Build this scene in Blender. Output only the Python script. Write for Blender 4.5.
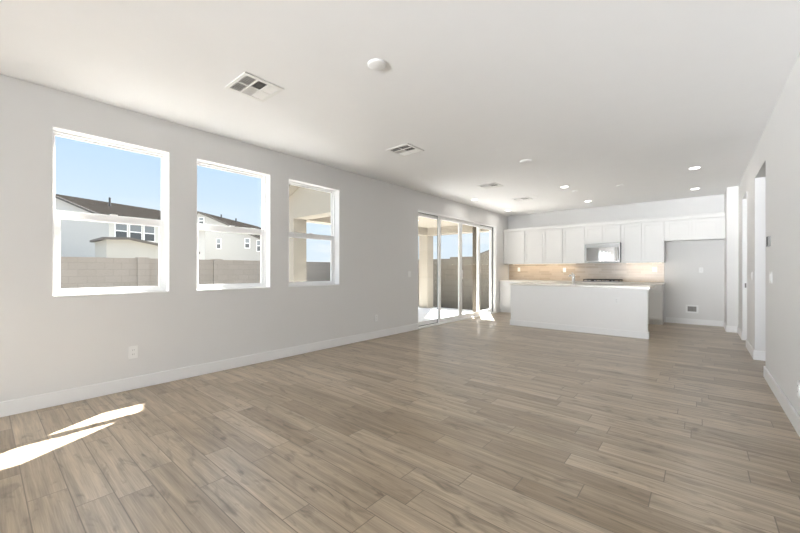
import bpy, bmesh, math, random
from mathutils import Vector, Matrix

for o in list(bpy.data.objects):
    bpy.data.objects.remove(o, do_unlink=True)
scene = bpy.context.scene
COL = scene.collection
random.seed(7)
R = math.radians

# ------------------------------------------------------------------ camera
CAMX, CAMH, FOC = 4.36, 1.2, 355.0
cd = bpy.data.cameras.new('camera')
cam = bpy.data.objects.new('camera', cd)
COL.objects.link(cam)
cam.location = (CAMX, 0.0, CAMH)
cam.rotation_euler = (R(90), 0, math.atan(300 / 355.0))
cd.sensor_fit = 'HORIZONTAL'
cd.sensor_width = 36.0
cd.lens = 36.0 * FOC / 800.0
cd.shift_y = 3.5 / 800.0
cd.clip_start = 0.05
cd.clip_end = 300
scene.camera = cam

# ------------------------------------------------------------------ colour management
vs = scene.view_settings
vs.view_transform = 'Standard'
vs.look = 'None'
vs.gamma = 1.0
vs.exposure = 0.39
vs.use_curve_mapping = False

# ------------------------------------------------------------------ sky
world = bpy.data.worlds.new('sky')
scene.world = world
world.use_nodes = True
wt = world.node_tree
wt.nodes.clear()
W = wt.nodes.new
tc = W('ShaderNodeTexCoord')
sep = W('ShaderNodeSeparateXYZ')
wt.links.new(tc.outputs['Generated'], sep.inputs[0])
ramp = W('ShaderNodeValToRGB')
cr = ramp.color_ramp
cr.elements[0].position = 0.0
cr.elements[0].color = (0.74, 0.83, 0.92, 1)
cr.elements[1].position = 1.0
cr.elements[1].color = (0.22, 0.42, 0.82, 1)
e = cr.elements.new(0.14); e.color = (0.66, 0.80, 0.94, 1)
e = cr.elements.new(0.36); e.color = (0.44, 0.67, 0.96, 1)
wt.links.new(sep.outputs['Z'], ramp.inputs['Fac'])
mp = W('ShaderNodeMapping')
mp.inputs['Scale'].default_value = (3.0, 3.0, 16.0)
wt.links.new(tc.outputs['Generated'], mp.inputs['Vector'])
nz = W('ShaderNodeTexNoise')
nz.inputs['Scale'].default_value = 1.6
nz.inputs['Detail'].default_value = 6
wt.links.new(mp.outputs['Vector'], nz.inputs['Vector'])
cl = W('ShaderNodeMapRange')
cl.inputs['From Min'].default_value = 0.46
cl.inputs['From Max'].default_value = 0.66
wt.links.new(nz.outputs['Fac'], cl.inputs['Value'])
low = W('ShaderNodeMapRange')
low.inputs['From Min'].default_value = 0.17
low.inputs['From Max'].default_value = 0.02
wt.links.new(sep.outputs['Z'], low.inputs['Value'])
mul = W('ShaderNodeMath'); mul.operation = 'MULTIPLY'
wt.links.new(cl.outputs[0], mul.inputs[0])
wt.links.new(low.outputs[0], mul.inputs[1])
mx = W('ShaderNodeMix'); mx.data_type = 'RGBA'
wt.links.new(mul.outputs[0], mx.inputs[0])
wt.links.new(ramp.outputs['Color'], mx.inputs[6])
mx.inputs[7].default_value = (0.95, 0.96, 0.97, 1)
bg = W('ShaderNodeBackground')
bg.inputs['Strength'].default_value = 0.90
# the upper sky and the bright sky around the sun
SUN_DIR = Vector((-0.55, 0.945, 1.0))          # towards the sun
HIGH_SKY, SUN_GLOW = 1.0, 3.0
hi = W('ShaderNodeMapRange'); hi.interpolation_type = 'SMOOTHSTEP'
hi.inputs['From Min'].default_value = 0.34; hi.inputs['From Max'].default_value = 0.62
hi.inputs['To Max'].default_value = HIGH_SKY
wt.links.new(sep.outputs['Z'], hi.inputs['Value'])
nrm = W('ShaderNodeVectorMath'); nrm.operation = 'NORMALIZE'
wt.links.new(tc.outputs['Generated'], nrm.inputs[0])
dt = W('ShaderNodeVectorMath'); dt.operation = 'DOT_PRODUCT'
wt.links.new(nrm.outputs[0], dt.inputs[0])
dt.inputs[1].default_value = SUN_DIR.normalized()
gw = W('ShaderNodeMapRange'); gw.interpolation_type = 'SMOOTHSTEP'
gw.inputs['From Min'].default_value = 0.88; gw.inputs['From Max'].default_value = 1.0
gw.inputs['To Max'].default_value = SUN_GLOW
wt.links.new(dt.outputs['Value'], gw.inputs['Value'])
sm = W('ShaderNodeMath'); sm.operation = 'ADD'
wt.links.new(hi.outputs[0], sm.inputs[0]); wt.links.new(gw.outputs[0], sm.inputs[1])
gv = W('ShaderNodeVectorMath'); gv.operation = 'SCALE'
gv.inputs[0].default_value = (0.93, 0.97, 1.0)
wt.links.new(sm.outputs[0], gv.inputs['Scale'])
av = W('ShaderNodeVectorMath'); av.operation = 'ADD'
wt.links.new(mx.outputs[2], av.inputs[0]); wt.links.new(gv.outputs[0], av.inputs[1])
wt.links.new(av.outputs[0], bg.inputs['Color'])
wo = W('ShaderNodeOutputWorld')
wt.links.new(bg.outputs[0], wo.inputs[0])

# ------------------------------------------------------------------ sun
sd = bpy.data.lights.new('sun', 'SUN')
sd.energy = 47.0
sd.angle = R(0.5)
sd.color = (1.0, 0.98, 0.95)
sun = bpy.data.objects.new('sun', sd)
COL.objects.link(sun)
sun.rotation_euler = SUN_DIR.to_track_quat('Z', 'Y').to_euler()
sun.location = (-20, 36, 38)

# fill lamps added in the near wall opening behind the camera, to brighten the room
def area(name, loc, rot, sx, sy, power, color=(1, 1, 1)):
    l = bpy.data.lights.new(name, 'AREA')
    l.shape = 'RECTANGLE'
    l.size, l.size_y = sx, sy
    l.energy = power
    l.color = color
    o = bpy.data.objects.new(name, l)
    COL.objects.link(o)
    o.location = loc
    o.rotation_euler = rot
    return o
area('window_daylight', (2.45, -8.06, 1.25), (R(96), 0, 0), 4.3, 2.3, 205.0, (0.88, 0.94, 1.0))
wl = area('window_ground_bounce', (2.45, -8.05, 0.62), (R(100), 0, R(-13)), 4.3, 1.1, 62.0, (0.93, 0.965, 1.0))  # added narrow fill beam, tilted up to lift the ceiling
wl.data.spread = R(32)
CAN_POWER = 2.0

# ------------------------------------------------------------------ material helpers
MATS = {}
def newmat(name):
    m = bpy.data.materials.new(name)
    m.use_nodes = True
    nt = m.node_tree
    b = nt.nodes['Principled BSDF']
    MATS[name] = m
    return m, nt, b

def L(nt, a, b): nt.links.new(a, b)

def mathn(nt, op, a=None, b=None, va=None, vb=None):
    n = nt.nodes.new('ShaderNodeMath')
    n.operation = op
    if a is not None: L(nt, a, n.inputs[0])
    if b is not None: L(nt, b, n.inputs[1])
    if va is not None: n.inputs[0].default_value = va
    if vb is not None: n.inputs[1].default_value = vb
    return n.outputs[0]

def plain(name, col, rough=0.5, metal=0.0, noise=0.0, nscale=40, bump=0.0, spec=0.5):
    m, nt, b = newmat(name)
    b.inputs['Base Color'].default_value = (*col, 1)
    b.inputs['Roughness'].default_value = rough
    b.inputs['Metallic'].default_value = metal
    b.inputs['Specular IOR Level'].default_value = spec
    if noise or bump:
        g = nt.nodes.new('ShaderNodeNewGeometry')
        n = nt.nodes.new('ShaderNodeTexNoise')
        n.inputs['Scale'].default_value = nscale
        n.inputs['Detail'].default_value = 4
        L(nt, g.outputs['Position'], n.inputs['Vector'])
        if noise:
            mr = nt.nodes.new('ShaderNodeMapRange')
            mr.inputs['To Min'].default_value = 1 - noise
            mr.inputs['To Max'].default_value = 1 + noise
            L(nt, n.outputs['Fac'], mr.inputs['Value'])
            v = nt.nodes.new('ShaderNodeVectorMath'); v.operation = 'SCALE'
            v.inputs[0].default_value = col
            L(nt, mr.outputs[0], v.inputs['Scale'])
            L(nt, v.outputs[0], b.inputs['Base Color'])
        if bump:
            bp = nt.nodes.new('ShaderNodeBump')
            bp.inputs['Strength'].default_value = bump
            bp.inputs['Distance'].default_value = 0.002
            L(nt, n.outputs['Fac'], bp.inputs['Height'])
            L(nt, bp.outputs[0], b.inputs['Normal'])
    return m

plain('wall_paint', (0.775, 0.770, 0.762), 0.75, noise=0.012, nscale=3, bump=0.06, spec=0.25)
plain('ceiling_paint', (0.91, 0.91, 0.91), 0.85, noise=0.012, nscale=5, bump=0.08, spec=0.2)
plain('trim_paint', (0.88, 0.88, 0.88), 0.35)
plain('cabinet_paint', (0.73, 0.727, 0.715), 0.35)
plain('island_paint', (0.88, 0.875, 0.87), 0.5, noise=0.01, nscale=6)
plain('vinyl_white', (0.90, 0.90, 0.895), 0.3)
plain('plastic_white', (0.88, 0.88, 0.875), 0.3)
plain('socket_grey', (0.62, 0.62, 0.61), 0.4)
plain('dark_slot', (0.04, 0.04, 0.04), 0.6)
plain('gasket', (0.10, 0.10, 0.105), 0.6)  # shade of the door track gaps, put in as a dark colour
plain('quartz', (0.78, 0.755, 0.71), 0.25, noise=0.008, nscale=30)
plain('steel', (0.27, 0.268, 0.265), 0.38, metal=0.85, noise=0.03, nscale=60)
plain('chrome', (0.80, 0.80, 0.80), 0.18, metal=0.9)
plain('iron_black', (0.018, 0.018, 0.018), 0.5)
plain('black_glass', (0.012, 0.012, 0.013), 0.03, spec=1.0).node_tree.nodes['Principled BSDF'].inputs['IOR'].default_value = 2.4
plain('vent_dark', (0.12, 0.115, 0.11), 0.8)
plain('vent_white', (0.86, 0.855, 0.84), 0.45)
plain('stucco_beige', (0.335, 0.303, 0.252), 0.9, noise=0.04, nscale=25, bump=0.25, spec=0.2)
plain('stucco_pale', (0.36, 0.355, 0.34), 0.9, noise=0.03, nscale=12, bump=0.2, spec=0.2)
plain('stucco_white', (0.56, 0.55, 0.52), 0.9, noise=0.03, nscale=12, bump=0.2, spec=0.2)
plain('stucco_cream', (0.50, 0.48, 0.43), 0.9, noise=0.03, nscale=12, spec=0.2)
plain('post_brown', (0.085, 0.068, 0.046), 0.8, noise=0.05)
plain('concrete', (0.72, 0.71, 0.70), 0.9, noise=0.06, nscale=8, spec=0.2)
plain('gravel_ground', (0.19, 0.178, 0.16), 0.95, noise=0.18, nscale=30, bump=0.5, spec=0.1)
plain('fascia_dark', (0.07, 0.062, 0.055), 0.8)
plain('roof_pipe', (0.05, 0.05, 0.05), 0.7)
plain('eave_edge', (0.13, 0.115, 0.10), 0.8)
plain('pane_dark', (0.075, 0.082, 0.088), 0.3, spec=0.2)
plain('pane_blind', (0.20, 0.22, 0.235), 0.4, spec=0.2)
plain('thermostat_grey', (0.24, 0.235, 0.23), 0.6)
plain('thermostat_black', (0.02, 0.02, 0.02), 0.7)
plain('box_recess', (0.30, 0.29, 0.28), 0.6)
plain('brass_valve', (0.35, 0.33, 0.30), 0.35, metal=0.8)

def emit(name, col, strength):
    m = bpy.data.materials.new(name); m.use_nodes = True
    nt = m.node_tree; nt.nodes.clear()
    em = nt.nodes.new('ShaderNodeEmission')
    em.inputs[0].default_value = (*col, 1); em.inputs[1].default_value = strength
    o = nt.nodes.new('ShaderNodeOutputMaterial'); L(nt, em.outputs[0], o.inputs[0])
    MATS[name] = m
emit('lamp_lens', (1.0, 0.97, 0.92), 6.0)
emit('strip_lens', (1.0, 0.86, 0.66), 3.0)

# clear window glass
m = bpy.data.materials.new('clear_glass'); m.use_nodes = True
nt = m.node_tree; nt.nodes.clear()
tr = nt.nodes.new('ShaderNodeBsdfTransparent'); tr.inputs[0].default_value = (0.97, 0.975, 0.97, 1)
gl = nt.nodes.new('ShaderNodeBsdfGlossy'); gl.inputs['Roughness'].default_value = 0.02
lw = nt.nodes.new('ShaderNodeLayerWeight'); lw.inputs[0].default_value = 0.5
pw = nt.nodes.new('ShaderNodeMath'); pw.operation = 'POWER'; L(nt, lw.outputs['Facing'], pw.inputs[0]); pw.inputs[1].default_value = 5.0
fr = nt.nodes.new('ShaderNodeMapRange'); fr.inputs['To Min'].default_value = 0.02; fr.inputs['To Max'].default_value = 0.6; L(nt, pw.outputs[0], fr.inputs['Value'])
mxs = nt.nodes.new('ShaderNodeMixShader')
L(nt, fr.outputs[0], mxs.inputs[0]); L(nt, tr.outputs[0], mxs.inputs[1]); L(nt, gl.outputs[0], mxs.inputs[2])
o = nt.nodes.new('ShaderNodeOutputMaterial'); L(nt, mxs.outputs[0], o.inputs[0])
MATS['clear_glass'] = m

def rows_material(name, pw, ph, gap, ax, ay, tones, gapcol, rough, grain=None, stagger=None, bump=0.3, smear=0.0):
    """long tiles laid in rows: u runs along the tile, v across it (axes of world position)"""
    m, nt, b = newmat(name)
    g = nt.nodes.new('ShaderNodeNewGeometry')
    s = nt.nodes.new('ShaderNodeSeparateXYZ')
    L(nt, g.outputs['Position'], s.inputs[0])
    u, v = s.outputs[ax], s.outputs[ay]
    vr = mathn(nt, 'DIVIDE', v, vb=ph)
    row = mathn(nt, 'FLOOR', vr)
    if stagger is None:
        wn = nt.nodes.new('ShaderNodeTexWhiteNoise'); wn.noise_dimensions = '1D'
        L(nt, row, wn.inputs['W'])
        off = wn.outputs['Value']
    else:
        off = mathn(nt, 'MULTIPLY', row, vb=stagger)
    ur = mathn(nt, 'ADD', mathn(nt, 'DIVIDE', u, vb=pw), off)
    colm = mathn(nt, 'FLOOR', ur)
    cmb = nt.nodes.new('ShaderNodeCombineXYZ')
    L(nt, row, cmb.inputs[0]); L(nt, colm, cmb.inputs[1])
    wid = nt.nodes.new('ShaderNodeTexWhiteNoise'); wid.noise_dimensions = '2D'
    L(nt, cmb.outputs[0], wid.inputs['Vector'])
    tid = wid.outputs['Value']
    # distance to the tile edges, in metres
    fu = mathn(nt, 'FRACT', ur); fv = mathn(nt, 'FRACT', vr)
    def edge(f, size):
        a = mathn(nt, 'SUBTRACT', va=1.0, b=f)
        return mathn(nt, 'MULTIPLY', mathn(nt, 'MINIMUM', f, a), vb=size)
    d = mathn(nt, 'MINIMUM', edge(fu, pw), edge(fv, ph))
    gm = nt.nodes.new('ShaderNodeMapRange')
    gm.inputs['From Min'].default_value = gap * 0.5
    gm.inputs['From Max'].default_value = gap * 1.1
    L(nt, d, gm.inputs['Value'])
    rp = nt.nodes.new('ShaderNodeValToRGB')
    els = rp.color_ramp.elements
    els[0].position, els[0].color = 0, (*tones[0], 1)
    els[1].position, els[1].color = 1, (*tones[-1], 1)
    for i, t in enumerate(tones[1:-1], 1):
        q = els.new(i / (len(tones) - 1)); q.color = (*t, 1)
    L(nt, tid, rp.inputs['Fac'])
    colr = rp.outputs['Color']
    if grain:
        def gnoise(su, sv, seedmul, detail, dist):
            c = nt.nodes.new('ShaderNodeCombineXYZ')
            L(nt, mathn(nt, 'MULTIPLY', u, vb=su), c.inputs[0])
            L(nt, mathn(nt, 'MULTIPLY', v, vb=sv), c.inputs[1])
            L(nt, mathn(nt, 'MULTIPLY', tid, vb=seedmul), c.inputs[2])
            n = nt.nodes.new('ShaderNodeTexNoise')
            n.inputs['Scale'].default_value = 1.0
            n.inputs['Detail'].default_value = detail
            n.inputs['Distortion'].default_value = dist
            L(nt, c.outputs[0], n.inputs['Vector'])
            return n.outputs['Fac']
        n1 = gnoise(1.5, 26.0, 37.0, 5, 0.5)       # broad figure
        n2 = gnoise(5.0, 170.0, 91.0, 4, 0.3)      # fine fibres
        n3 = gnoise(4.5, 14.0, 53.0, 5, 1.1)        # dark knots and smoky stains
        def mr(x, a, bb, lo, hi):
            r = nt.nodes.new('ShaderNodeMapRange')
            r.inputs['From Min'].default_value = a; r.inputs['From Max'].default_value = bb
            r.inputs['To Min'].default_value = lo; r.inputs['To Max'].default_value = hi
            L(nt, x, r.inputs['Value']); return r.outputs[0]
        k = mathn(nt, 'MULTIPLY', mr(n1, 0.28, 0.72, 0.70, 1.25), mr(n2, 0.3, 0.7, 0.84, 1.14))
        k = mathn(nt, 'MULTIPLY', k, mr(n3, 0.57, 0.72, 1.0, 0.58))
        vm = nt.nodes.new('ShaderNodeVectorMath'); vm.operation = 'SCALE'
        L(nt, colr, vm.inputs[0]); L(nt, k, vm.inputs['Scale'])
        colr = vm.outputs[0]
    mix = nt.nodes.new('ShaderNodeMix'); mix.data_type = 'RGBA'
    L(nt, gm.outputs[0], mix.inputs[0])
    mix.inputs[6].default_value = (*gapcol, 1)
    L(nt, colr, mix.inputs[7])
    L(nt, mix.outputs[2], b.inputs['Base Color'])
    b.inputs['Roughness'].default_value = rough
    bp = nt.nodes.new('ShaderNodeBump')
    bp.inputs['Strength'].default_value = bump
    bp.inputs['Distance'].default_value = 0.002
    L(nt, gm.outputs[0], bp.inputs['Height'])
    L(nt, bp.outputs[0], b.inputs['Normal'])
    return m

rows_material('floor_planks', 0.92, 0.156, 0.0030, 0, 1,
              [(0.315, 0.243, 0.168), (0.365, 0.287, 0.204), (0.395, 0.315, 0.228), (0.42, 0.338, 0.247), (0.475, 0.387, 0.288)],
              (0.20, 0.158, 0.12), 0.29, grain=True, bump=0.25)
rows_material('splash_tile', 0.30, 0.062, 0.003, 0, 2,
              [(0.47, 0.385, 0.300), (0.53, 0.44, 0.35), (0.58, 0.49, 0.40)],
              (0.60, 0.54, 0.46), 0.25, bump=0.2)
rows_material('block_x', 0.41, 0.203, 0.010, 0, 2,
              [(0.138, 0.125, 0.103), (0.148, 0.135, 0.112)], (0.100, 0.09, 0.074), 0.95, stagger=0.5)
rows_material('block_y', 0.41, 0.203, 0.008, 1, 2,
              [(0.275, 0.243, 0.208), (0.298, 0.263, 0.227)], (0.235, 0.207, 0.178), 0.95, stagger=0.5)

def roof_material():
    m, nt, b = newmat('roof_tile')
    tc = nt.nodes.new('ShaderNodeNewGeometry')
    br = nt.nodes.new('ShaderNodeTexBrick')
    br.inputs['Scale'].default_value = 1.0
    br.inputs['Brick Width'].default_value = 0.33
    br.inputs['Row Height'].default_value = 0.35
    br.inputs['Mortar Size'].default_value = 0.02
    br.inputs['Color1'].default_value = (0.014, 0.0124, 0.011, 1)
    br.inputs['Color2'].default_value = (0.018, 0.016, 0.0144, 1)
    br.inputs['Mortar'].default_value = (0.008, 0.0072, 0.0064, 1)
    L(nt, tc.outputs['Position'], br.inputs['Vector'])
    L(nt, br.outputs['Color'], b.inputs['Base Color'])
    b.inputs['Roughness'].default_value = 0.9
    b.inputs['Specular IOR Level'].default_value = 0.0
roof_material()

# ------------------------------------------------------------------ mesh helpers
class MB:
    """collects shapes in world coordinates; build() links them as one mesh object"""
    def __init__(self):
        self.bm = bmesh.new()
        self.vc = []
    def box(self, x0, x1, y0, y1, z0, z1):
        v = [self.bm.verts.new(p) for p in ((x0, y0, z0), (x1, y0, z0), (x1, y1, z0), (x0, y1, z0),
                                             (x0, y0, z1), (x1, y0, z1), (x1, y1, z1), (x0, y1, z1))]
        for f in ((0, 3, 2, 1), (4, 5, 6, 7), (0, 1, 5, 4), (1, 2, 6, 5), (2, 3, 7, 6), (3, 0, 4, 7)):
            self.bm.faces.new([v[i] for i in f])
        return self
    def prism(self, poly, ext):
        """closed 3-D polygon swept along ext"""
        ext = Vector(ext)
        a = [self.bm.verts.new(p) for p in poly]
        b = [self.bm.verts.new(Vector(p) + ext) for p in poly]
        n = len(poly)
        self.bm.faces.new(a); self.bm.faces.new(b[::-1])
        for i in range(n):
            j = (i + 1) % n
            self.bm.faces.new((a[j], a[i], b[i], b[j]))
        return self
    def lathe(self, c, axis, prof, n=28):
        """prof: list of (radius, height) along axis from c"""
        axis = Vector(axis).normalized()
        q = axis.to_track_quat('Z', 'Y')
        rings = []
        for r, h in prof:
            if r < 1e-6:
                rings.append([self.bm.verts.new(Vector(c) + q @ Vector((0, 0, h)))])
            else:
                rings.append([self.bm.verts.new(Vector(c) + q @ Vector((r * math.cos(2 * math.pi * i / n), r * math.sin(2 * math.pi * i / n), h))) for i in range(n)])
        for A, B in zip(rings, rings[1:]):
            for i in range(n):
                j = (i + 1) % n
                if len(A) == 1 and len(B) == 1: continue
                if len(A) == 1: self.bm.faces.new((A[0], B[i], B[j]))
                elif len(B) == 1: self.bm.faces.new((A[i], A[j], B[0]))
                else: self.bm.faces.new((A[i], A[j], B[j], B[i]))
        for ring, flip in ((rings[0], True), (rings[-1], False)):
            if len(ring) > 2:
                self.bm.faces.new(ring[::-1] if flip else ring)
        return self
    def tube(self, pts, r, n=12):
        pts = [Vector(p) for p in pts]
        rad = r if isinstance(r, (list, tuple)) else [r] * len(pts)
        rings = []
        for i, p in enumerate(pts):
            t = (pts[min(i + 1, len(pts) - 1)] - pts[max(i - 1, 0)]).normalized()
            q = t.to_track_quat('Z', 'Y')
            rings.append([self.bm.verts.new(p + q @ Vector((rad[i] * math.cos(2 * math.pi * k / n), rad[i] * math.sin(2 * math.pi * k / n), 0))) for k in range(n)])
        for A, B in zip(rings, rings[1:]):
            for k in range(n):
                j = (k + 1) % n
                self.bm.faces.new((A[k], A[j], B[j], B[k]))
        self.bm.faces.new(rings[0][::-1]); self.bm.faces.new(rings[-1])
        return self
    def build(self, name, mat, parent=None, bevel=0.0, smooth=False):
        bmesh.ops.recalc_face_normals(self.bm, faces=self.bm.faces)
        off = Vector((0, 0, 0))
        p = parent
        while p is not None:
            off += p.location
            p = p.parent
        bmesh.ops.translate(self.bm, verts=self.bm.verts, vec=-off)
        if smooth:
            for f in self.bm.faces: f.smooth = True
            for ed in self.bm.edges:
                if len(ed.link_faces) == 2 and ed.calc_face_angle(0) > R(40): ed.smooth = False
        me = bpy.data.meshes.new(name)
        self.bm.to_mesh(me); self.bm.free()
        me.materials.append(MATS[mat])
        o = bpy.data.objects.new(name, me)
        COL.objects.link(o)
        if parent is not None: o.parent = parent
        if bevel:
            bv = o.modifiers.new('bevel', 'BEVEL')
            bv.width = bevel; bv.segments = 2; bv.limit_method = 'ANGLE'
        return o

def tag(o, label, cat, group=None, kind=None):
    if label: o['label'] = label
    if cat: o['category'] = cat
    if group: o['group'] = group
    if kind: o['kind'] = kind
    return o

def thing(name, loc, label, cat, group=None, kind=None):
    o = bpy.data.objects.new(name, None)
    o.empty_display_size = 0.1
    COL.objects.link(o)
    o.location = loc
    return tag(o, label, cat, group, kind)

def copy_thing(src, loc, label, group=None):
    r = src.copy(); COL.objects.link(r); r.location = loc
    r['label'] = label
    if group: r['group'] = group
    for ch in [c for c in bpy.data.objects if c.parent == src]:
        c = ch.copy(); COL.objects.link(c); c.parent = r
        for g in [q for q in bpy.data.objects if q.parent == ch]:
            d = g.copy(); COL.objects.link(d); d.parent = c
    return r

# ------------------------------------------------------------------ room shell
XR, YB, YN, HC = 4.92, 10.15, -8.0, 2.8          # right wall, back wall, near wall, ceiling
WT = 0.20
tag(MB().box(-0.02, 6.42, YN - 0.2, YB + 0.1, -0.12, 0.0).build('floor', 'floor_planks'),
    'light brown wood-look plank floor', 'floor', kind='structure')
tag(MB().box(-WT, 6.42, YN - 0.2, YB + 0.2, HC, HC + 0.2).build('ceiling', 'ceiling_paint'),
    'flat off-white painted ceiling', 'ceiling', kind='structure')

WIN = [(0.411, 1.319), (1.585, 2.493), (2.763, 3.675)]
WZ0, WZ1 = 0.962, 2.470
DY0, DY1, DZ = 5.724, 9.385, 2.43
w = MB()
ys = YN
for a, b, za, zb in ((-7.2, -3.0, 0.0, DZ),):
    w.box(-WT, 0, ys, a, -0.3, HC)
    w.box(-WT, 0, a, b, zb, HC); w.box(-WT, 0, a, b, -0.3, -0.02)
    ys = b
for a, b in WIN:
    w.box(-WT, 0, ys, a, -0.3, HC)
    w.box(-WT, 0, a, b, -0.3, WZ0); w.box(-WT, 0, a, b, WZ1, HC)
    ys = b
w.box(-WT, 0, ys, DY0, -0.3, HC)
w.box(-WT, 0, DY0, DY1, DZ, HC)
w.box(-WT, 0, DY0, DY1, -0.3, -0.02)
w.box(-WT, 0, DY1, YB + 0.2, -0.3, HC)
tag(w.build('wall_left', 'wall_paint'), 'long pale grey wall with three windows and a patio door', 'wall', kind='structure')
tag(MB().box(0, 6.42, YB, YB + 0.2, -0.1, HC).build('wall_back', 'wall_paint'),
    'pale grey kitchen end wall behind the white cabinets', 'wall', kind='structure')
# unseen near wall behind the camera; its wide opening is added for the fill lamps
w = MB()
w.box(0, 0.25, YN - 0.2, YN, -0.1, HC); w.box(4.65, 6.42, YN - 0.2, YN, -0.1, HC)
w.box(0.25, 4.65, YN - 0.2, YN, -0.1, 0.05); w.box(0.25, 4.65, YN - 0.2, YN, 2.45, HC)
tag(w.build('wall_near', 'wall_paint'), 'pale wall with a wide window behind the camera', 'wall', kind='structure')
# right wall with two full-height openings
OP1, OP2, OZ = (5.67, 6.70), (7.71, 8.43), 2.43
w = MB()
w.box(XR, XR + 0.12, YN, OP1[0], -0.05, HC)
w.box(XR, XR + 0.12, OP1[0], OP1[1], OZ, HC)
w.box(XR, XR + 0.12, OP1[1], OP2[0], -0.05, HC)
w.box(XR, XR + 0.12, OP2[0], OP2[1], OZ, HC)
w.box(XR, XR + 0.12, OP2[1], YB, -0.05, HC)
tag(w.build('wall_right', 'wall_paint'), 'white wall on the right with a hall opening', 'wall', kind='structure')
tag(MB().box(4.755, XR, 9.335, YB, 0, HC).build('wall_stub', 'wall_paint'),
    'narrow wall return at the right side of the refrigerator recess', 'wall', kind='structure')
w = MB()
w.box(6.3, 6.42, YN, YB, -0.05, HC)
w.box(XR + 0.12, 6.3, 5.0, 5.12, -0.05, HC)
w.box(XR + 0.12, 6.3, 7.2, 7.32, -0.05, HC)
w.box(XR + 0.12, 6.3, 9.0, 9.12, -0.05, HC)
tag(w.build('wall_hall', 'wall_paint'), 'walls of the hall behind the right wall', 'wall', kind='structure')

# baseboards
BH, BT = 0.125, 0.016
def baseboard(name, segs, label):
    b = MB()
    for s in segs: b.box(*s, 0, BH)
    tag(b.build(name, 'trim_paint', bevel=0.004), label, 'baseboard', kind='structure')
baseboard('baseboard_left', [(0, BT, YN, -7.2), (0, BT, -3.0, DY0 - 0.002)], 'white baseboard along the window wall')
baseboard('baseboard_back', [(3.76, 4.755, YB - BT, YB)], 'white baseboard in the refrigerator recess')
baseboard('baseboard_stub', [(4.755 - BT, XR, 9.335 - BT, 9.335), (4.755 - BT, 4.755, 9.335, YB - BT)], 'white baseboard around the narrow wall return')
baseboard('baseboard_right', [(XR - BT, XR, YN, OP1[0] + BT), (XR, XR + 0.12, OP1[0], OP1[0] + BT),
                              (XR - BT, XR, OP1[1] - BT, OP2[0]), (XR, XR + 0.12, OP1[1] - BT, OP1[1]),
                              (XR - BT, XR, OP2[1] + 0.0, 9.335 - BT)], 'white baseboard along the right wall')

# doorway in the right wall: painted jamb with a strike plate
j = thing('door_2', (XR + 0.06, 8.07, 0), 'narrow white doorway in the right wall near the refrigerator recess', 'doorway', kind='structure')
MB().box(XR - 0.006, XR + 0.126, OP2[1] - 0.018, OP2[1], 0, OZ).box(XR - 0.006, XR + 0.126, OP2[0], OP2[0] + 0.018, 0, OZ) \
    .box(XR - 0.006, XR + 0.126, OP2[0] + 0.018, OP2[1] - 0.018, OZ - 0.018, OZ).build('door_jamb', 'trim_paint', j)
MB().box(XR + 0.075, XR + 0.09, OP2[1] - 0.03, OP2[1] - 0.018, 0, OZ - 0.018).build('door_stop', 'trim_paint', j)
MB().box(XR + 0.022, XR + 0.052, OP2[1] - 0.022, OP2[1] - 0.018, 0.90, 0.975).build('strike_plate', 'thermostat_grey', j)

# ------------------------------------------------------------------ windows
def make_window(n, y0, y1, label):
    z0, z1 = WZ0, WZ1
    t = thing('window_%d' % n, (-0.10, (y0 + y1) / 2, z0), label, 'window', kind='structure')
    xo, xi = -0.195, -0.105
    f = 0.02
    MB().box(xo, xi, y0, y0 + f, z0, z1).box(xo, xi, y1 - f, y1, z0, z1) \
        .box(xo, xi, y0 + f, y1 - f, z0, z0 + f).box(xo, xi, y0 + f, y1 - f, z1 - f, z1).build('window_frame', 'vinyl_white', t, bevel=0.003)
    MB().box(xi, 0.004, y0, y1, z0 - 0.001, z0 + 0.012).build('window_sill', 'vinyl_white', t, bevel=0.002)
    MB().box(xi, 0.001, y0, y0 + 0.006, z0, z1).box(xi, 0.001, y1 - 0.006, y1, z0, z1).box(xi, 0.001, y0, y1, z1 - 0.006, z1).build('window_return', 'vinyl_white', t)
    zm = 1.702
    a, b = y0 + f, y1 - f
    # upper sash, in the outer track
    x0, x1 = -0.175, -0.150
    s = 0.014
    us = MB().box(x0, x1, a, a + s, zm - 0.03, z1 - f).box(x0, x1, b - s, b, zm - 0.03, z1 - f) \
        .box(x0, x1, a + s, b - s, z1 - f - s, z1 - f).box(x0, x1, a + s, b - s, zm - 0.03, zm + 0.02).build('upper_sash', 'vinyl_white', t)
    MB().box(-0.165, -0.161, a + s, b - s, zm + 0.02, z1 - f - s).build('glass_pane', 'clear_glass', us)
    # lower sash, in the inner track
    x0, x1 = -0.148, -0.115
    s = 0.046
    ls = MB().box(x0, x1, a, a + s, z0 + f, zm + 0.042).box(x0, x1, b - s, b, z0 + f, zm + 0.042) \
        .box(x0, x1, a + s, b - s, z0 + f, z0 + f + 0.045).box(x0, x1, a + s, b - s, zm - 0.028, zm + 0.042).build('lower_sash', 'vinyl_white', t, bevel=0.003)
    MB().box(-0.134, -0.130, a + s, b - s, z0 + f + 0.045, zm - 0.028).build('glass_pane', 'clear_glass', ls)
    ym = (y0 + y1) / 2
    MB().box(-0.135, -0.108, ym - 0.03, ym + 0.03, zm + 0.042, zm + 0.052).build('sash_lock', 'vinyl_white', ls)
make_window(1, *WIN[0], 'white sash window nearest the camera, showing a grey roofed house')
make_window(2, *WIN[1], 'white sash window in the middle, showing a gable with a small window')
make_window(3, *WIN[2], 'white sash window showing the beige patio pillar')

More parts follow.
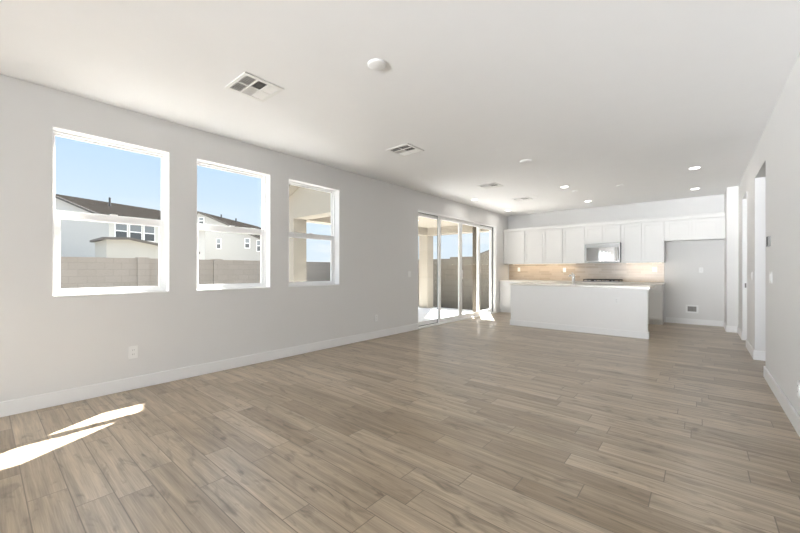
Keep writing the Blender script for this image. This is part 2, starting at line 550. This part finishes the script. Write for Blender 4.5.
# ------------------------------------------------------------------ sliding patio door
t = thing('door_1', (-0.1, (DY0 + DY1) / 2, 0), 'white four panel sliding glass patio door', 'patio door', kind='structure')
MB().box(-0.19, 0.0, DY0, DY0 + 0.010, 0, DZ).box(-0.19, -0.004, DY1 - 0.085, DY1, 0, DZ) \
    .box(-0.19, -0.004, DY0 + 0.010, DY1 - 0.085, DZ - 0.035, DZ).box(-0.19, 0.012, DY0 + 0.010, DY1 - 0.002, 0, 0.028).build('door_frame', 'vinyl_white', t, bevel=0.002)
PSPAN = ((DY0 + 0.010, 6.705), (6.560, 7.495), (7.497, 8.482), (8.440, DY1 - 0.087))
def panel(i, x0, x1):
    a, b = PSPAN[i]
    z0, z1 = 0.03, DZ - 0.037
    s = 0.066
    p = MB().box(x0, x1, a, a + s, z0, z1).box(x0, x1, b - s, b, z0, z1).box(x0, x1, a + s, b - s, z0, z0 + 0.085) \
        .box(x0, x1, a + s, b - s, z1 - 0.07, z1).build('door_panel', 'vinyl_white', t, bevel=0.003)
    xm = (x0 + x1) / 2
    MB().box(xm - 0.003, xm + 0.003, a + s, b - s, z0 + 0.085, z1 - 0.07).build('glass_pane', 'clear_glass', p)
    return p, a, b
panel(0, -0.138, -0.098); panel(3, -0.138, -0.098)
p1 = panel(1, -0.092, -0.052); p2 = panel(2, -0.092, -0.052)
MB().box(-0.05, -0.02, p2[1] + 0.015, p2[1] + 0.045, 0.98, 1.20).build('door_handle', 'vinyl_white', p2[0], bevel=0.005)
# dark strips standing in for the shade in the open tracks beside the fixed panels
k = 0.008
MB().box(-0.097, -0.088, DY0 + 0.012, p1[1] - 0.004, DZ - 0.045, DZ - 0.036).box(-0.097, -0.088, p2[2] + 0.004, DY1 - 0.09, DZ - 0.045, DZ - 0.036) \
    .box(-0.097, -0.08, DY1 - 0.098, DY1 - 0.086, 0.03, DZ - 0.036).box(-0.097, -0.088, DY0 + 0.012, p1[1] - 0.004, 0.029, 0.038) \
    .box(-0.097, -0.090, p1[1] - 0.008, p1[1] - 0.001, 0.04, DZ - 0.04).build('weather_strip', 'gasket', t)

# unseen glass door added behind the camera for sun bounce and the microwave reflection
t = thing('door_3', (-0.1, -5.1, 0), 'wide glass door in the left wall behind the camera', 'glass door', kind='structure')
m_ = MB()
for k in range(5):
    y = -7.2 + k * (4.2 - 0.06) / 4
    m_.box(-0.15, -0.09, y, y + 0.06, 0, DZ)
m_.box(-0.15, -0.09, -7.2, -3.0, 0, 0.08).box(-0.15, -0.09, -7.2, -3.0, DZ - 0.08, DZ)
m_.build('door_frame', 'vinyl_white', t)
MB().box(-0.123, -0.117, -7.15, -3.05, 0.08, DZ - 0.08).build('glass_pane', 'clear_glass', t)

# ------------------------------------------------------------------ exterior ground, patio
GZ = -0.25
tag(MB().box(-75, -0.21, -30, 70, GZ - 0.2, GZ).build('ground', 'gravel_ground'), 'bare tan gravel ground of the yard', 'ground', kind='structure')
PZ = -0.10
PX = -2.70
tag(MB().box(-3.3, -0.21, 4.2, 10.3, GZ, PZ).build('patio_slab', 'concrete'), 'pale concrete patio slab outside the sliding door', 'patio', kind='structure')
P0, P1 = 4.60, 10.14
t = thing('patio_cover', (-1.4, 7.1, PZ), 'beige stucco patio cover on square pillars outside the glass door', 'patio cover', kind='structure')
HZ = 2.375
pt = 0.35
MB().box(PX - pt, PX, P0, P0 + pt, PZ, HZ).build('pillar', 'stucco_beige', t)
MB().box(PX - pt, PX, P1 - pt, P1, PZ, HZ).build('pillar', 'stucco_beige', t)
MB().box(PX - pt, PX, P0 + pt, P1 - pt, HZ, 2.72).build('header_beam', 'stucco_beige', t)
def roofz(x): return 2.98 + 0.41 * (x + 2.71)
for ya, yb in ((P0, P0 + pt), (P1 - pt, P1)):
    poly = [(PX - pt, ya, HZ), (-0.205, ya, HZ), (-0.205, ya, roofz(-0.205)), (PX - pt, ya, roofz(PX - pt))]
    MB().prism(poly, (0, yb - ya, 0)).build('gable_wall', 'stucco_beige', t)
MB().box(PX, -0.205, P0 + pt, P1 - pt, 2.62, 2.70).build('patio_ceiling', 'stucco_beige', t)
xa, xb = PX - pt - 0.35, -0.205
RY0 = 4.39                 # near edge of the roof
for ya, yb in ((RY0, P0 - 0.002), (P1 + 0.002, P1 + 0.12)):
    MB().prism([(xa, ya, roofz(xa) - 0.03), (xb, ya, roofz(xb) - 0.03), (xb, ya, roofz(xb) - 0.002), (xa, ya, roofz(xa) - 0.002)], (0, yb - ya, 0)).build('soffit', 'stucco_beige', t)
MB().prism([(xa, RY0, roofz(xa)), (xb, RY0, roofz(xb)), (xb, RY0, roofz(xb) + 0.16), (xa, RY0, roofz(xa) + 0.16)],
           (0, P1 + 0.12 - RY0, 0)).build('patio_roof', 'roof_tile', t)
MB().box(-0.71, -0.60, 9.28, 9.38, PZ, 2.62).build('post', 'post_brown', t)

# block walls round the yard
t = thing('block_wall', (-9.6, 8, GZ), 'long low tan block wall across the yard beyond the windows', 'block wall', kind='structure')
MB().box(-9.7, -9.5, -14, 11.4, GZ, 1.545).build('wall_panel', 'block_y', t)
MB().box(-9.72, -9.48, -14, 11.4, 1.545, 1.58).build('cap_course', 'block_y', t)
for y in (3.43, 5.77, 8.2):
    MB().box(-9.78, -9.44, y - 0.16, y + 0.16, GZ, 1.61).build('pilaster', 'block_y', t)
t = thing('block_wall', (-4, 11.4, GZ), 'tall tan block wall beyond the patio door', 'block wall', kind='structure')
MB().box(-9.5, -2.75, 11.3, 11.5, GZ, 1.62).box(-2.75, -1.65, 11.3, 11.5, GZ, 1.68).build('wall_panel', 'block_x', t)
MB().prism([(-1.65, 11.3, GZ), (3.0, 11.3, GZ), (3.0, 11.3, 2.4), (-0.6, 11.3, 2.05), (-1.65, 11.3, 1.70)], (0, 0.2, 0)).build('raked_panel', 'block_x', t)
MB().prism([(-1.65, 11.28, 1.70), (-0.6, 11.28, 2.05), (3.0, 11.28, 2.4), (3.0, 11.28, 2.44), (-0.6, 11.28, 2.09), (-1.65, 11.28, 1.735)], (0, 0.24, 0)).build('rake_cap', 'fascia_dark', t)

# ------------------------------------------------------------------ houses beyond the wall
class Frame:
    def __init__(self, o, g, r):
        self.o = Vector(o); self.g = Vector((*g, 0)); self.r = Vector((*r, 0))
    def __call__(self, s, t, z): return self.o + self.g * s + self.r * t + Vector((0, 0, z))
def fbox(mb, F, s0, s1, t0, t1, z0, z1):
    return mb.prism([F(s0, t0, z0), F(s1, t0, z0), F(s1, t1, z0), F(s0, t1, z0)], (0, 0, z1 - z0))
def gable_house(F, half, ridge, eave, depth, wallmat, t):
    pitch = (ridge - eave) / half
    hw = half - 0.35
    zt = ridge - pitch * hw
    MB().prism([F(-hw, 0, GZ), F(hw, 0, GZ), F(hw, 0, zt), F(0, 0, ridge), F(-hw, 0, zt)], F.r * depth).build('house_wall', wallmat, t)
    th = 0.14
    MB().prism([F(-half, -0.3, eave), F(0, -0.3, ridge), F(half, -0.3, eave), F(half, -0.3, eave + th), F(0, -0.3, ridge + th), F(-half, -0.3, eave + th)],
               F.r * (depth + 0.6)).build('roof', 'roof_tile', t)
    MB().prism([F(-half, -0.34, eave - 0.02), F(0, -0.34, ridge - 0.02), F(half, -0.34, eave - 0.02), F(half, -0.34, eave + th), F(0, -0.34, ridge + th), F(-half, -0.34, eave + th)],
               F.r * 0.04).build('fascia', 'fascia_dark', t)
def house_window(F, t, plane, a, b, z0, z1):
    """plane 'g': on the gable face (t=0); 's': on the side wall at s=plane value"""
    if plane == 'g':
        P = lambda q, d: (q, -d)
    else:
        P = lambda q, d: (plane + d, q)
    def bx(q0, q1, d0, d1, za, zb):
        mb = MB()
        pts = [F(*P(q0, d0), za), F(*P(q1, d0), za), F(*P(q1, d1), za), F(*P(q0, d1), za)]
        return mb.prism(pts, (0, 0, zb - za))
    fr = bx(a - 0.06, b + 0.06, 0.0, 0.05, z0 - 0.06, z1 + 0.06).build('window', 'vinyl_white', t)
    zm = (z0 + z1) / 2
    bx(a, b, 0.05, 0.065, zm + 0.04, z1).build('pane', 'pane_blind', fr)
    bx(a, b, 0.05, 0.065, z0, zm - 0.04).build('pane', 'pane_dark', fr)

# house seen in the nearest window
A = (-33.126, 3.671)
F1 = Frame((*A, 0), (0.9472, 0.3205), (-0.3205, 0.9472))
t = thing('house', (*A, GZ), 'white two storey house with a long grey roof and three upper windows', 'house')
gable_house(F1, 6.89, 6.86, 4.66, 7.6, 'stucco_white', t)
for a, b in ((0.4, 1.12), (1.35, 2.12), (2.37, 3.08)):
    house_window(F1, t, 6.89 - 0.35, a, b, 3.42, 4.55)
MB().tube([F1(2.0, 2.6, 6.2), F1(2.0, 2.6, 7.05)], 0.075).build('roof_pipe', 'roof_pipe', t)
MB().tube([F1(2.0, 1.57, 5.9), F1(2.0, 1.57, 6.28), F1(2.1, 1.47, 6.34)], 0.05).build('roof_pipe', 'roof_pipe', t)
# its single storey wing in front
MB().prism([(-22, 4.75, GZ), (-22, 9.4, GZ), (-22, 9.4, 2.35), (-22, 5.80, 3.03), (-22, 4.75, 2.98)], (-3.2, 0, 0)).build('wing_wall', 'stucco_cream', t)
MB().prism([(-21.7, 4.5, 2.96), (-21.7, 5.80, 3.03), (-21.7, 9.7, 2.30), (-21.7, 9.7, 2.43), (-21.7, 5.80, 3.16), (-21.7, 4.5, 3.09)], (-3.6, 0, 0)).build('wing_roof', 'eave_edge', t)

# house seen in the middle window
A = (-36.576, 15.158)
F2 = Frame((*A, 0), (0.8154, 0.579), (-0.579, 0.8154))
t = thing('house', (*A, GZ), 'white gabled house with small windows beyond the block wall in the middle window', 'house')
gable_house(F2, 7.2, 7.32, 4.3, 12.5, 'stucco_pale', t)
for a, b, z0, z1 in ((0.02, 0.5, 6.1, 6.8), (2.0, 2.42, 3.5, 4.5), (5.15, 5.6, 3.55, 4.5)):
    house_window(F2, t, 'g', a, b, z0, z1)
house_window(F2, t, 'g', 6.45, 6.85, 3.2, 4.3)
MB().tube([F2(1, 2.39, 6.7), F2(1, 2.39, 7.5)], 0.07).build('roof_pipe', 'roof_pipe', t)
MB().tube([F2(1, 5.45, 6.7), F2(1, 5.45, 7.5)], 0.08).build('roof_pipe', 'roof_pipe', t)

# ------------------------------------------------------------------ kitchen: wall cabinets
YU = 9.82            # front plane of the wall cabinets
def shaker(mb, x0, x1, yf, z0, z1, rail=0.058, th=0.019):
    """a recessed panel door facing -Y, front at yf"""
    mb.box(x0, x0 + rail, yf, yf + th, z0, z1).box(x1 - rail, x1, yf, yf + th, z0, z1)
    mb.box(x0 + rail, x1 - rail, yf, yf + th, z0, z0 + rail).box(x0 + rail, x1 - rail, yf, yf + th, z1 - rail, z1)
    mb.box(x0 + rail, x1 - rail, yf + 0.011, yf + th, z0 + rail, z1 - rail)
    return mb
ZT = 2.285
def wall_cabinet(x0, x1, z0, doors, label, depth=None):
    yf = YU
    t = thing('wall_cabinet', ((x0 + x1) / 2, YB, z0), label, 'cabinet', 'white wall cabinets')
    MB().box(x0, x1, yf, YB - 0.001, z0, 2.29).build('body', 'cabinet_paint', t)
    for a, b in doors:
        shaker(MB(), a, b, yf - 0.020, z0 + 0.004, ZT - 0.012).build('door', 'cabinet_paint', t, bevel=0.0015)
g = 0.003
wall_cabinet(0.002, 0.618, 1.375, [(0.03, 0.615 - g)], 'single door white wall cabinet in the left corner beside the window wall')
wall_cabinet(0.620, 1.618, 1.375, [(0.626, 1.118 - g), (1.122, 1.614)], 'tall two door white wall cabinet left of the microwave, second from the left corner')
wall_cabinet(1.620, 2.148, 1.375, [(1.630, 2.140)], 'single door white wall cabinet touching the left side of the microwave')
wall_cabinet(2.150, 2.930, 1.855, [(2.162, 2.535), (2.541, 2.915)], 'short two door white cabinet directly above the microwave')
wall_cabinet(2.932, 3.752, 1.375, [(2.945, 3.335), (3.341, 3.735)], 'tall two door white wall cabinet right of the microwave')
wall_cabinet(3.754, 4.753, 1.842, [(3.785, 4.228), (4.234, 4.672)], 'short two door white cabinet above the refrigerator recess')
tag(MB().box(0.002, 4.753, YU - 0.022, YB - 0.002, 2.290, 2.370).build('cabinet_crown', 'cabinet_paint', bevel=0.003),
    'long plain white crown strip along the tops of the wall cabinets', 'cabinet trim')
# under-cabinet light bars
def light_bar(x0, x1, label, power):
    t = thing('under_cabinet_light', ((x0 + x1) / 2, 10.0, 1.375), label, 'light', 'under cabinet lights')
    MB().box(x0, x1, 9.985, 10.02, 1.364, 1.3745).build('housing', 'plastic_white', t)
    MB().box(x0 + 0.01, x1 - 0.01, 9.99, 10.015, 1.361, 1.3635).build('lens', 'strip_lens', t)
    l = area('bar_light', (0, 0, -0.018), (0, 0, 0), x1 - x0 - 0.04, 0.03, power, (1.0, 0.82, 0.58))
    l.parent = t
light_bar(0.2, 1.9, 'warm light bar under the wall cabinets left of the microwave', 2.2)
light_bar(3.0, 3.7, 'warm light bar under the cabinet right of the microwave', 0.9)

# microwave
t = thing('microwave', (2.54, YB, 1.375), 'stainless steel microwave hanging above the cooktop', 'microwave')
yf = 9.74
MB().box(2.158, 2.922, yf + 0.03, YB - 0.001, 1.385, 1.853).build('body', 'steel', t, bevel=0.003)
MB().box(2.156, 2.924, yf - 0.005, yf + 0.03, 1.795, 1.853).build('vent_grille', 'steel', t, bevel=0.004)
d = MB().box(2.156, 2.205, yf, yf + 0.03, 1.385, 1.793).box(2.865, 2.924, yf, yf + 0.03, 1.385, 1.793) \
    .box(2.205, 2.865, yf, yf + 0.03, 1.745, 1.793).box(2.205, 2.865, yf, yf + 0.03, 1.385, 1.415).build('door', 'steel', t, bevel=0.002)
MB().box(2.205, 2.865, yf + 0.004, yf + 0.028, 1.415, 1.745).build('window', 'black_glass', d)
MB().tube([(2.888, yf - 0.03, 1.46), (2.888, yf - 0.03, 1.74)], 0.009).box(2.882, 2.894, yf - 0.03, yf, 1.475, 1.49).box(2.882, 2.894, yf - 0.03, yf, 1.71, 1.725).build('handle', 'steel', d)

# backsplash and base cabinets
tag(MB().box(0.03, 3.735, YB - 0.010, YB - 0.001, 0.915, 1.374).build('backsplash', 'splash_tile'),
    'beige long tile backsplash under the wall cabinets', 'backsplash', kind='structure')
YBF = 9.55
def base_cabinet(x0, x1, fronts, label):
    t = thing('base_cabinet', ((x0 + x1) / 2, YB, 0), label, 'cabinet', 'white base cabinets')
    MB().box(x0, x1, YBF, YB - 0.001, 0.10, 0.874).build('body', 'cabinet_paint', t)
    MB().box(x0, x1, YBF + 0.06, YB - 0.01, 0, 0.10).build('toe_kick', 'cabinet_paint', t)
    for a, b in fronts:
        MB().box(a, b, YBF - 0.02, YBF - 0.001, 0.725, 0.862).build('drawer', 'cabinet_paint', t, bevel=0.002)
        shaker(MB(), a, b, YBF - 0.020, 0.115, 0.712).build('door', 'cabinet_paint', t, bevel=0.0015)
base_cabinet(0.002, 1.05, [(0.02, 0.53), (0.536, 1.04)], 'white base cabinet in the left corner beside the patio door')
base_cabinet(1.052, 2.948, [(1.065, 1.60), (1.606, 2.14), (2.146, 2.54), (2.546, 2.935)], 'wide white base cabinet under the cooktop behind the island')
base_cabinet(2.95, 3.735, [(2.965, 3.34), (3.346, 3.72)], 'white base cabinet with drawer beside the refrigerator recess')
tag(MB().box(0.002, 3.75, YBF - 0.035, YB - 0.011, 0.875, 0.913).build('countertop', 'quartz', bevel=0.003),
    'long off-white counter along the kitchen end wall', 'countertop')

# cooktop
t = thing('cooktop', (2.54, 9.82, 0.914), 'black and steel gas cooktop set in the back counter', 'cooktop')
MB().box(2.15, 2.93, 9.58, 10.08, 0.9135, 0.932).build('top_plate', 'steel', t, bevel=0.004)
for cx in (2.345, 2.735):
    m_ = MB()
    for q in (-0.185, 0, 0.185):
        m_.box(cx + q - 0.007, cx + q + 0.007, 9.63, 10.06, 0.957, 0.975)
    for q in (9.63, 9.845, 10.046):
        m_.box(cx - 0.19, cx + 0.19, q, q + 0.014, 0.957, 0.975)
    for q in (-0.18, 0.18):
        for yy in (9.635, 10.05):
            m_.box(cx + q - 0.008, cx + q + 0.008, yy - 0.004, yy + 0.008, 0.9325, 0.957)
    m_.build('grate', 'iron_black', t)
    for yy in (9.74, 9.95):
        MB().lathe((cx, yy, 0.9325), (0, 0, 1), [(0.045, 0), (0.045, 0.012), (0.03, 0.014), (0.03, 0.022), (0.0, 0.022)], 20).build('burner', 'iron_black', t)
for i in range(5):
    MB().lathe((2.30 + i * 0.12, 9.604, 0.9325), (0, 0, 1), [(0.018, 0), (0.016, 0.02), (0, 0.02)], 16).build('knob', 'chrome', t)

# ------------------------------------------------------------------ kitchen: island
IX0, IX1, IY0, IY1 = 1.20, 3.665, 7.485, 8.42
t = thing('kitchen_island', ((IX0 + IX1) / 2, (IY0 + IY1) / 2, 0), 'long white kitchen island with a plain front panel', 'kitchen island')
MB().box(IX0, IX1, IY0, IY0 + 0.12, 0, 0.866).build('front_panel', 'island_paint', t)
MB().box(IX0 + 0.02, IX1 - 0.10, IY0 + 0.121, IY1, 0, 0.866).build('body', 'cabinet_paint', t)
MB().box(IX0 - BT, IX1 + BT, IY0 - BT, IY0, 0, 0.115).box(IX0 - BT, IX0, IY0, IY0 + 0.12, 0, 0.115).box(IX1, IX1 + BT, IY0, IY0 + 0.12, 0, 0.115).build('baseboard', 'trim_paint', t, bevel=0.004)
a = IX0 + 0.02
for i in range(4):
    b = a + 0.575
    shaker(MB(), a, b - 0.006, IY1 + 0.001, 0.115, 0.86).build('door', 'cabinet_paint', t)
    a = b + 0.006
t = thing('island_countertop', ((IX0 + IX1) / 2, (IY0 + IY1) / 2, 0.867), 'off-white counter slab on top of the kitchen island', 'countertop')
SX0, SX1, SY0, SY1 = 1.98, 2.72, 7.98, 8.38       # sink cut-out
cx0, cx1, cy0, cy1 = IX0 - 0.03, IX1 + 0.035, IY0 - 0.03, IY1 + 0.06
MB().box(cx0, SX0, cy0, cy1, 0.867, 0.907).box(SX1, cx1, cy0, cy1, 0.867, 0.907).box(SX0, SX1, cy0, SY0, 0.867, 0.907).box(SX0, SX1, SY1, cy1, 0.867, 0.907).build('slab', 'quartz', t)
MB().box(SX0, SX1, SY0, SY1, 0.8672, 0.872).build('sink_basin', 'steel', t)
# faucet
FX, FY = 2.385, 7.83
t = thing('faucet', (FX, FY, 0.908), 'chrome kitchen faucet standing on the island counter', 'faucet')
MB().lathe((FX, FY, 0.9075), (0, 0, 1), [(0.038, 0), (0.038, 0.012), (0.031, 0.02), (0.029, 0.14), (0.027, 0.185), (0.02, 0.205), (0.0, 0.21)], 24).build('body', 'chrome', t, smooth=True)
MB().tube([(FX, FY + 0.005, 1.06), (FX - 0.04, FY + 0.035, 1.085), (FX - 0.075, FY + 0.06, 1.09), (FX - 0.095, FY + 0.075, 1.08), (FX - 0.10, FY + 0.08, 1.06)], [0.020, 0.019, 0.019, 0.020, 0.019]).build('spout', 'chrome', t, smooth=True)
MB().tube([(FX, FY, 1.105), (FX - 0.015, FY + 0.01, 1.125), (FX - 0.045, FY + 0.03, 1.142)], [0.012, 0.009, 0.008]).build('lever', 'chrome', t, smooth=True)

# ------------------------------------------------------------------ outlets and switches
def plate(name, c, n, u, wdt, hgt, label, cat, group, kind):
    """c: centre on the wall; n: outward normal; u: horizontal direction along the wall"""
    c = Vector(c); n = Vector(n); u = Vector(u); z = Vector((0, 0, 1))
    t = thing(name, c, label, cat, group)
    def bx(mb, a0, a1, z0, z1, d0, d1):
        pts = [c + u * a0 + z * z0 + n * d0, c + u * a1 + z * z0 + n * d0, c + u * a1 + z * z1 + n * d0, c + u * a0 + z * z1 + n * d0]
        return mb.prism(pts, n * (d1 - d0))
    bx(MB(), -wdt / 2, wdt / 2, -hgt / 2, hgt / 2, 0.0005, 0.007).build('cover_plate', 'plastic_white', t, bevel=0.002)
    if kind == 'outlet':
        for q in (-0.021, 0.021):
            s = bx(MB(), -0.017, 0.017, q - 0.015, q + 0.015, 0.007, 0.009).build('socket', 'plastic_white', t)
            mb = MB()
            for a in (-0.007, 0.006): bx(mb, a, a + 0.0025, q - 0.002, q + 0.008, 0.009, 0.0094)
            mb.build('slot', 'dark_slot', s)
    elif kind == 'switch':
        k = max(1, round(wdt / 0.06) - 0) if wdt > 0.09 else 1
        for i in range(k):
            a = (i - (k - 1) / 2) * 0.046
            bx(MB(), a - 0.0165, a + 0.0165, -0.034, 0.034, 0.007, 0.011).build('rocker', 'plastic_white', t, bevel=0.001)
    return t
XP = (1, 0, 0); XM = (-1, 0, 0); YM = (0, -1, 0); UY = (0, 1, 0); UX = (1, 0, 0)
plate('wall_outlet', (0, 0.995, 0.372), XP, UY, 0.078, 0.125, 'white outlet low on the left wall below the nearest window', 'outlet', 'wall outlets', 'outlet')
plate('wall_outlet', (0, 4.504, 0.354), XP, UY, 0.075, 0.115, 'white outlet low on the left wall between the far window and the patio door', 'outlet', 'wall outlets', 'outlet')
plate('light_switch', (0, 5.45, 1.12), XP, UY, 0.075, 0.118, 'white light switch beside the patio door', 'switch', 'light switches', 'switch')
plate('wall_outlet', (0.331, YB - 0.0105, 1.215), YM, UX, 0.075, 0.118, 'white outlet on the tile backsplash near the left corner', 'outlet', 'backsplash outlets', 'outlet')
plate('wall_outlet', (1.579, YB - 0.0105, 1.20), YM, UX, 0.075, 0.118, 'white outlet on the tile backsplash left of the cooktop', 'outlet', 'backsplash outlets', 'outlet')
plate('wall_outlet', (3.555, YB - 0.0105, 1.215), YM, UX, 0.09, 0.118, 'white outlet on the tile backsplash right of the microwave', 'outlet', 'backsplash outlets', 'outlet')
plate('wall_outlet', (4.377, YB, 1.20), YM, UX, 0.075, 0.118, 'white outlet on the wall of the refrigerator recess', 'outlet', 'wall outlets', 'outlet')
plate('island_outlet', (3.20, IY0, 0.635), YM, UX, 0.085, 0.118, 'white outlet on the front panel of the island', 'outlet', None, 'outlet')
plate('light_switch', (XR, 5.26, 1.123), XM, UY, 0.17, 0.12, 'wide white switch plate on the right wall under the thermostat', 'switch', 'light switches', 'switch')
plate('light_switch', (XR, 6.99, 1.115), XM, UY, 0.075, 0.118, 'single white switch on the wall between the two doorways', 'switch', 'light switches', 'switch')
plate('wall_outlet', (XR, 3.90, 0.32), XM, UY, 0.075, 0.118, 'white outlet low on the right wall at the picture edge', 'outlet', 'wall outlets', 'outlet')
# thermostat
t = thing('thermostat', (XR, 5.36, 1.50), 'small grey and black thermostat on the right wall', 'thermostat')
MB().box(XR - 0.02, XR - 0.001, 5.29, 5.43, 1.447, 1.553).build('case', 'thermostat_grey', t, bevel=0.003)
MB().box(XR - 0.023, XR - 0.02, 5.295, 5.345, 1.452, 1.548).build('screen', 'thermostat_black', t)
# water supply box in the refrigerator recess
t = thing('water_supply_box', (4.225, YB, 0.34), 'white recessed water supply box low on the refrigerator recess wall', 'supply box')
MB().box(4.115, 4.15, YB - 0.012, YB - 0.0005, 0.25, 0.43).box(4.30, 4.335, YB - 0.012, YB - 0.0005, 0.25, 0.43) \
    .box(4.15, 4.30, YB - 0.012, YB - 0.0005, 0.25, 0.285).box(4.15, 4.30, YB - 0.012, YB - 0.0005, 0.395, 0.43).build('frame', 'plastic_white', t)
MB().box(4.15, 4.30, YB - 0.004, YB - 0.0005, 0.285, 0.395).build('recess', 'box_recess', t)
MB().tube([(4.225, YB - 0.012, 0.30), (4.225, YB - 0.012, 0.35)], 0.012).build('valve', 'brass_valve', t)

# ------------------------------------------------------------------ ceiling fixtures
def vent(cx, cy, label):
    t = thing('ceiling_vent', (cx, cy, HC), label, 'vent', 'ceiling air vents')
    hx, hy = 0.185, 0.178
    z0, z1 = HC - 0.010, HC - 0.0005
    bx, by = 0.036, 0.03
    f = MB()
    f.box(cx - hx, cx - hx + bx, cy - hy, cy + hy, z0, z1).box(cx + hx - bx, cx + hx, cy - hy, cy + hy, z0, z1)
    f.box(cx - hx + bx, cx + hx - bx, cy - hy, cy - hy + by, z0, z1).box(cx - hx + bx, cx + hx - bx, cy + hy - by, cy + hy, z0, z1)
    xs = [cx - hx + bx, cx - 0.008, cx + 0.008, cx + hx - bx]
    L3 = 2 * (hy - by)
    ysx = [cy - hy + by + L3 * k / 3 for k in range(4)]
    f.box(xs[1], xs[2], ysx[0], ysx[3], z0, z1)
    for k in (1, 2):
        f.box(xs[0], xs[3], ysx[k] - 0.006, ysx[k] + 0.006, z0 - 0.0005, z1)
    f.build('frame', 'vent_white', t, bevel=0.001)
    MB().box(xs[0], xs[3], ysx[0], ysx[3], HC - 0.0025, HC - 0.0006).build('duct', 'vent_dark', t)
    for r in range(3):
        for c in range(2):
            a0, a1 = (xs[0], xs[1]) if c == 0 else (xs[2], xs[3])
            b0, b1 = ysx[r] + 0.006, ysx[r + 1] - 0.006
            m_ = MB()
            if r == 1:
                n = 7
                dx = (-0.006 if c == 0 else 0.006)
                for i in range(n):
                    x = a0 + (i + 0.5) * (a1 - a0) / n
                    m_.prism([(x - 0.0008 - dx, b0, z0 + 0.0075), (x + 0.0008 - dx, b0, z0 + 0.0075), (x + 0.0008 + dx, b0, z0), (x - 0.0008 + dx, b0, z0)], (0, b1 - b0, 0))
            else:
                n = 5
                dy = (-0.006 if r == 0 else 0.008)
                for i in range(n):
                    y = b0 + (i + 0.5) * (b1 - b0) / n
                    m_.prism([(a0, y - 0.0008 - dy, z0 + 0.0075), (a0, y + 0.0008 - dy, z0 + 0.0075), (a0, y + 0.0008 + dy, z0), (a0, y - 0.0008 + dy, z0)], (a1 - a0, 0, 0))
            m_.build('louver_bank', 'vent_white', t)
    return t
v0 = vent(1.375, 1.556, 'white square ceiling vent nearest the camera')
copy_thing(v0, (1.36, 3.658, HC), 'white square ceiling vent between the nearest vent and the kitchen')
copy_thing(v0, (1.32, 6.25, HC), 'white ceiling vent opposite the patio door')
copy_thing(v0, (1.30, 7.88, HC), 'white ceiling vent farthest from the camera, before the kitchen cabinets')

def can(x, y, label, src=None):
    if src is not None:
        t = copy_thing(src, (x, y, HC), label)
        return t
    t = thing('recessed_light', (x, y, HC), label, 'ceiling light', 'lit recessed ceiling lights')
    MB().lathe((x, y, HC - 0.0005), (0, 0, -1), [(0.088, 0), (0.088, 0.003), (0.080, 0.008), (0.068, 0.008), (0.068, 0.0)], 32).build('trim_ring', 'vent_white', t, smooth=True)
    MB().lathe((x, y, HC - 0.001), (0, 0, -1), [(0.067, 0.0), (0.067, 0.0055), (0, 0.006)], 32).build('lens', 'lamp_lens', t)
    l = bpy.data.lights.new('can_light', 'AREA'); l.shape = 'DISK'; l.size = 0.14; l.energy = CAN_POWER; l.color = (1.0, 0.96, 0.90)
    o = bpy.data.objects.new('can_light', l); COL.objects.link(o); o.parent = t; o.location = (0, 0, -0.012)
    return t
c0 = can(0.45, 7.24, 'lit recessed ceiling light near the patio door')
can(0.44, 9.12, 'lit recessed ceiling light in the left kitchen corner', c0)
can(2.375, 7.24, 'lit recessed ceiling light over the middle of the island', c0)
can(2.376, 9.10, 'lit recessed ceiling light in front of the microwave', c0)
can(4.295, 7.22, 'lit recessed ceiling light at the right, nearer the camera of the right pair', c0)
can(4.285, 9.08, 'lit recessed ceiling light in front of the refrigerator recess', c0)

def cover(x, y, r, h, name, label, cat, group=None):
    t = thing(name, (x, y, HC), label, cat, group)
    MB().lathe((x, y, HC - 0.0005), (0, 0, -1), [(r, 0), (r, h * 0.45), (r * 0.93, h * 0.8), (r * 0.80, h), (0, h)], 32).build('cover', 'plastic_white', t, smooth=True)
    return t
t = cover(2.444, 1.99, 0.072, 0.017, 'smoke_detector', 'round white smoke detector on the ceiling nearest the camera', 'smoke detector')
t = cover(2.41, 5.17, 0.085, 0.02, 'ceiling_cover', 'round white blank cover in the middle of the ceiling', 'ceiling cover')
c1 = cover(1.617, 7.79, 0.062, 0.016, 'pendant_cover', 'small round blank cover above the left end of the island', 'ceiling cover', 'blank pendant covers above the island')
copy_thing(c1, (2.42, 7.77, HC), 'small round blank cover above the middle of the island')
copy_thing(c1, (3.21, 7.78, HC), 'small round blank cover above the right end of the island')
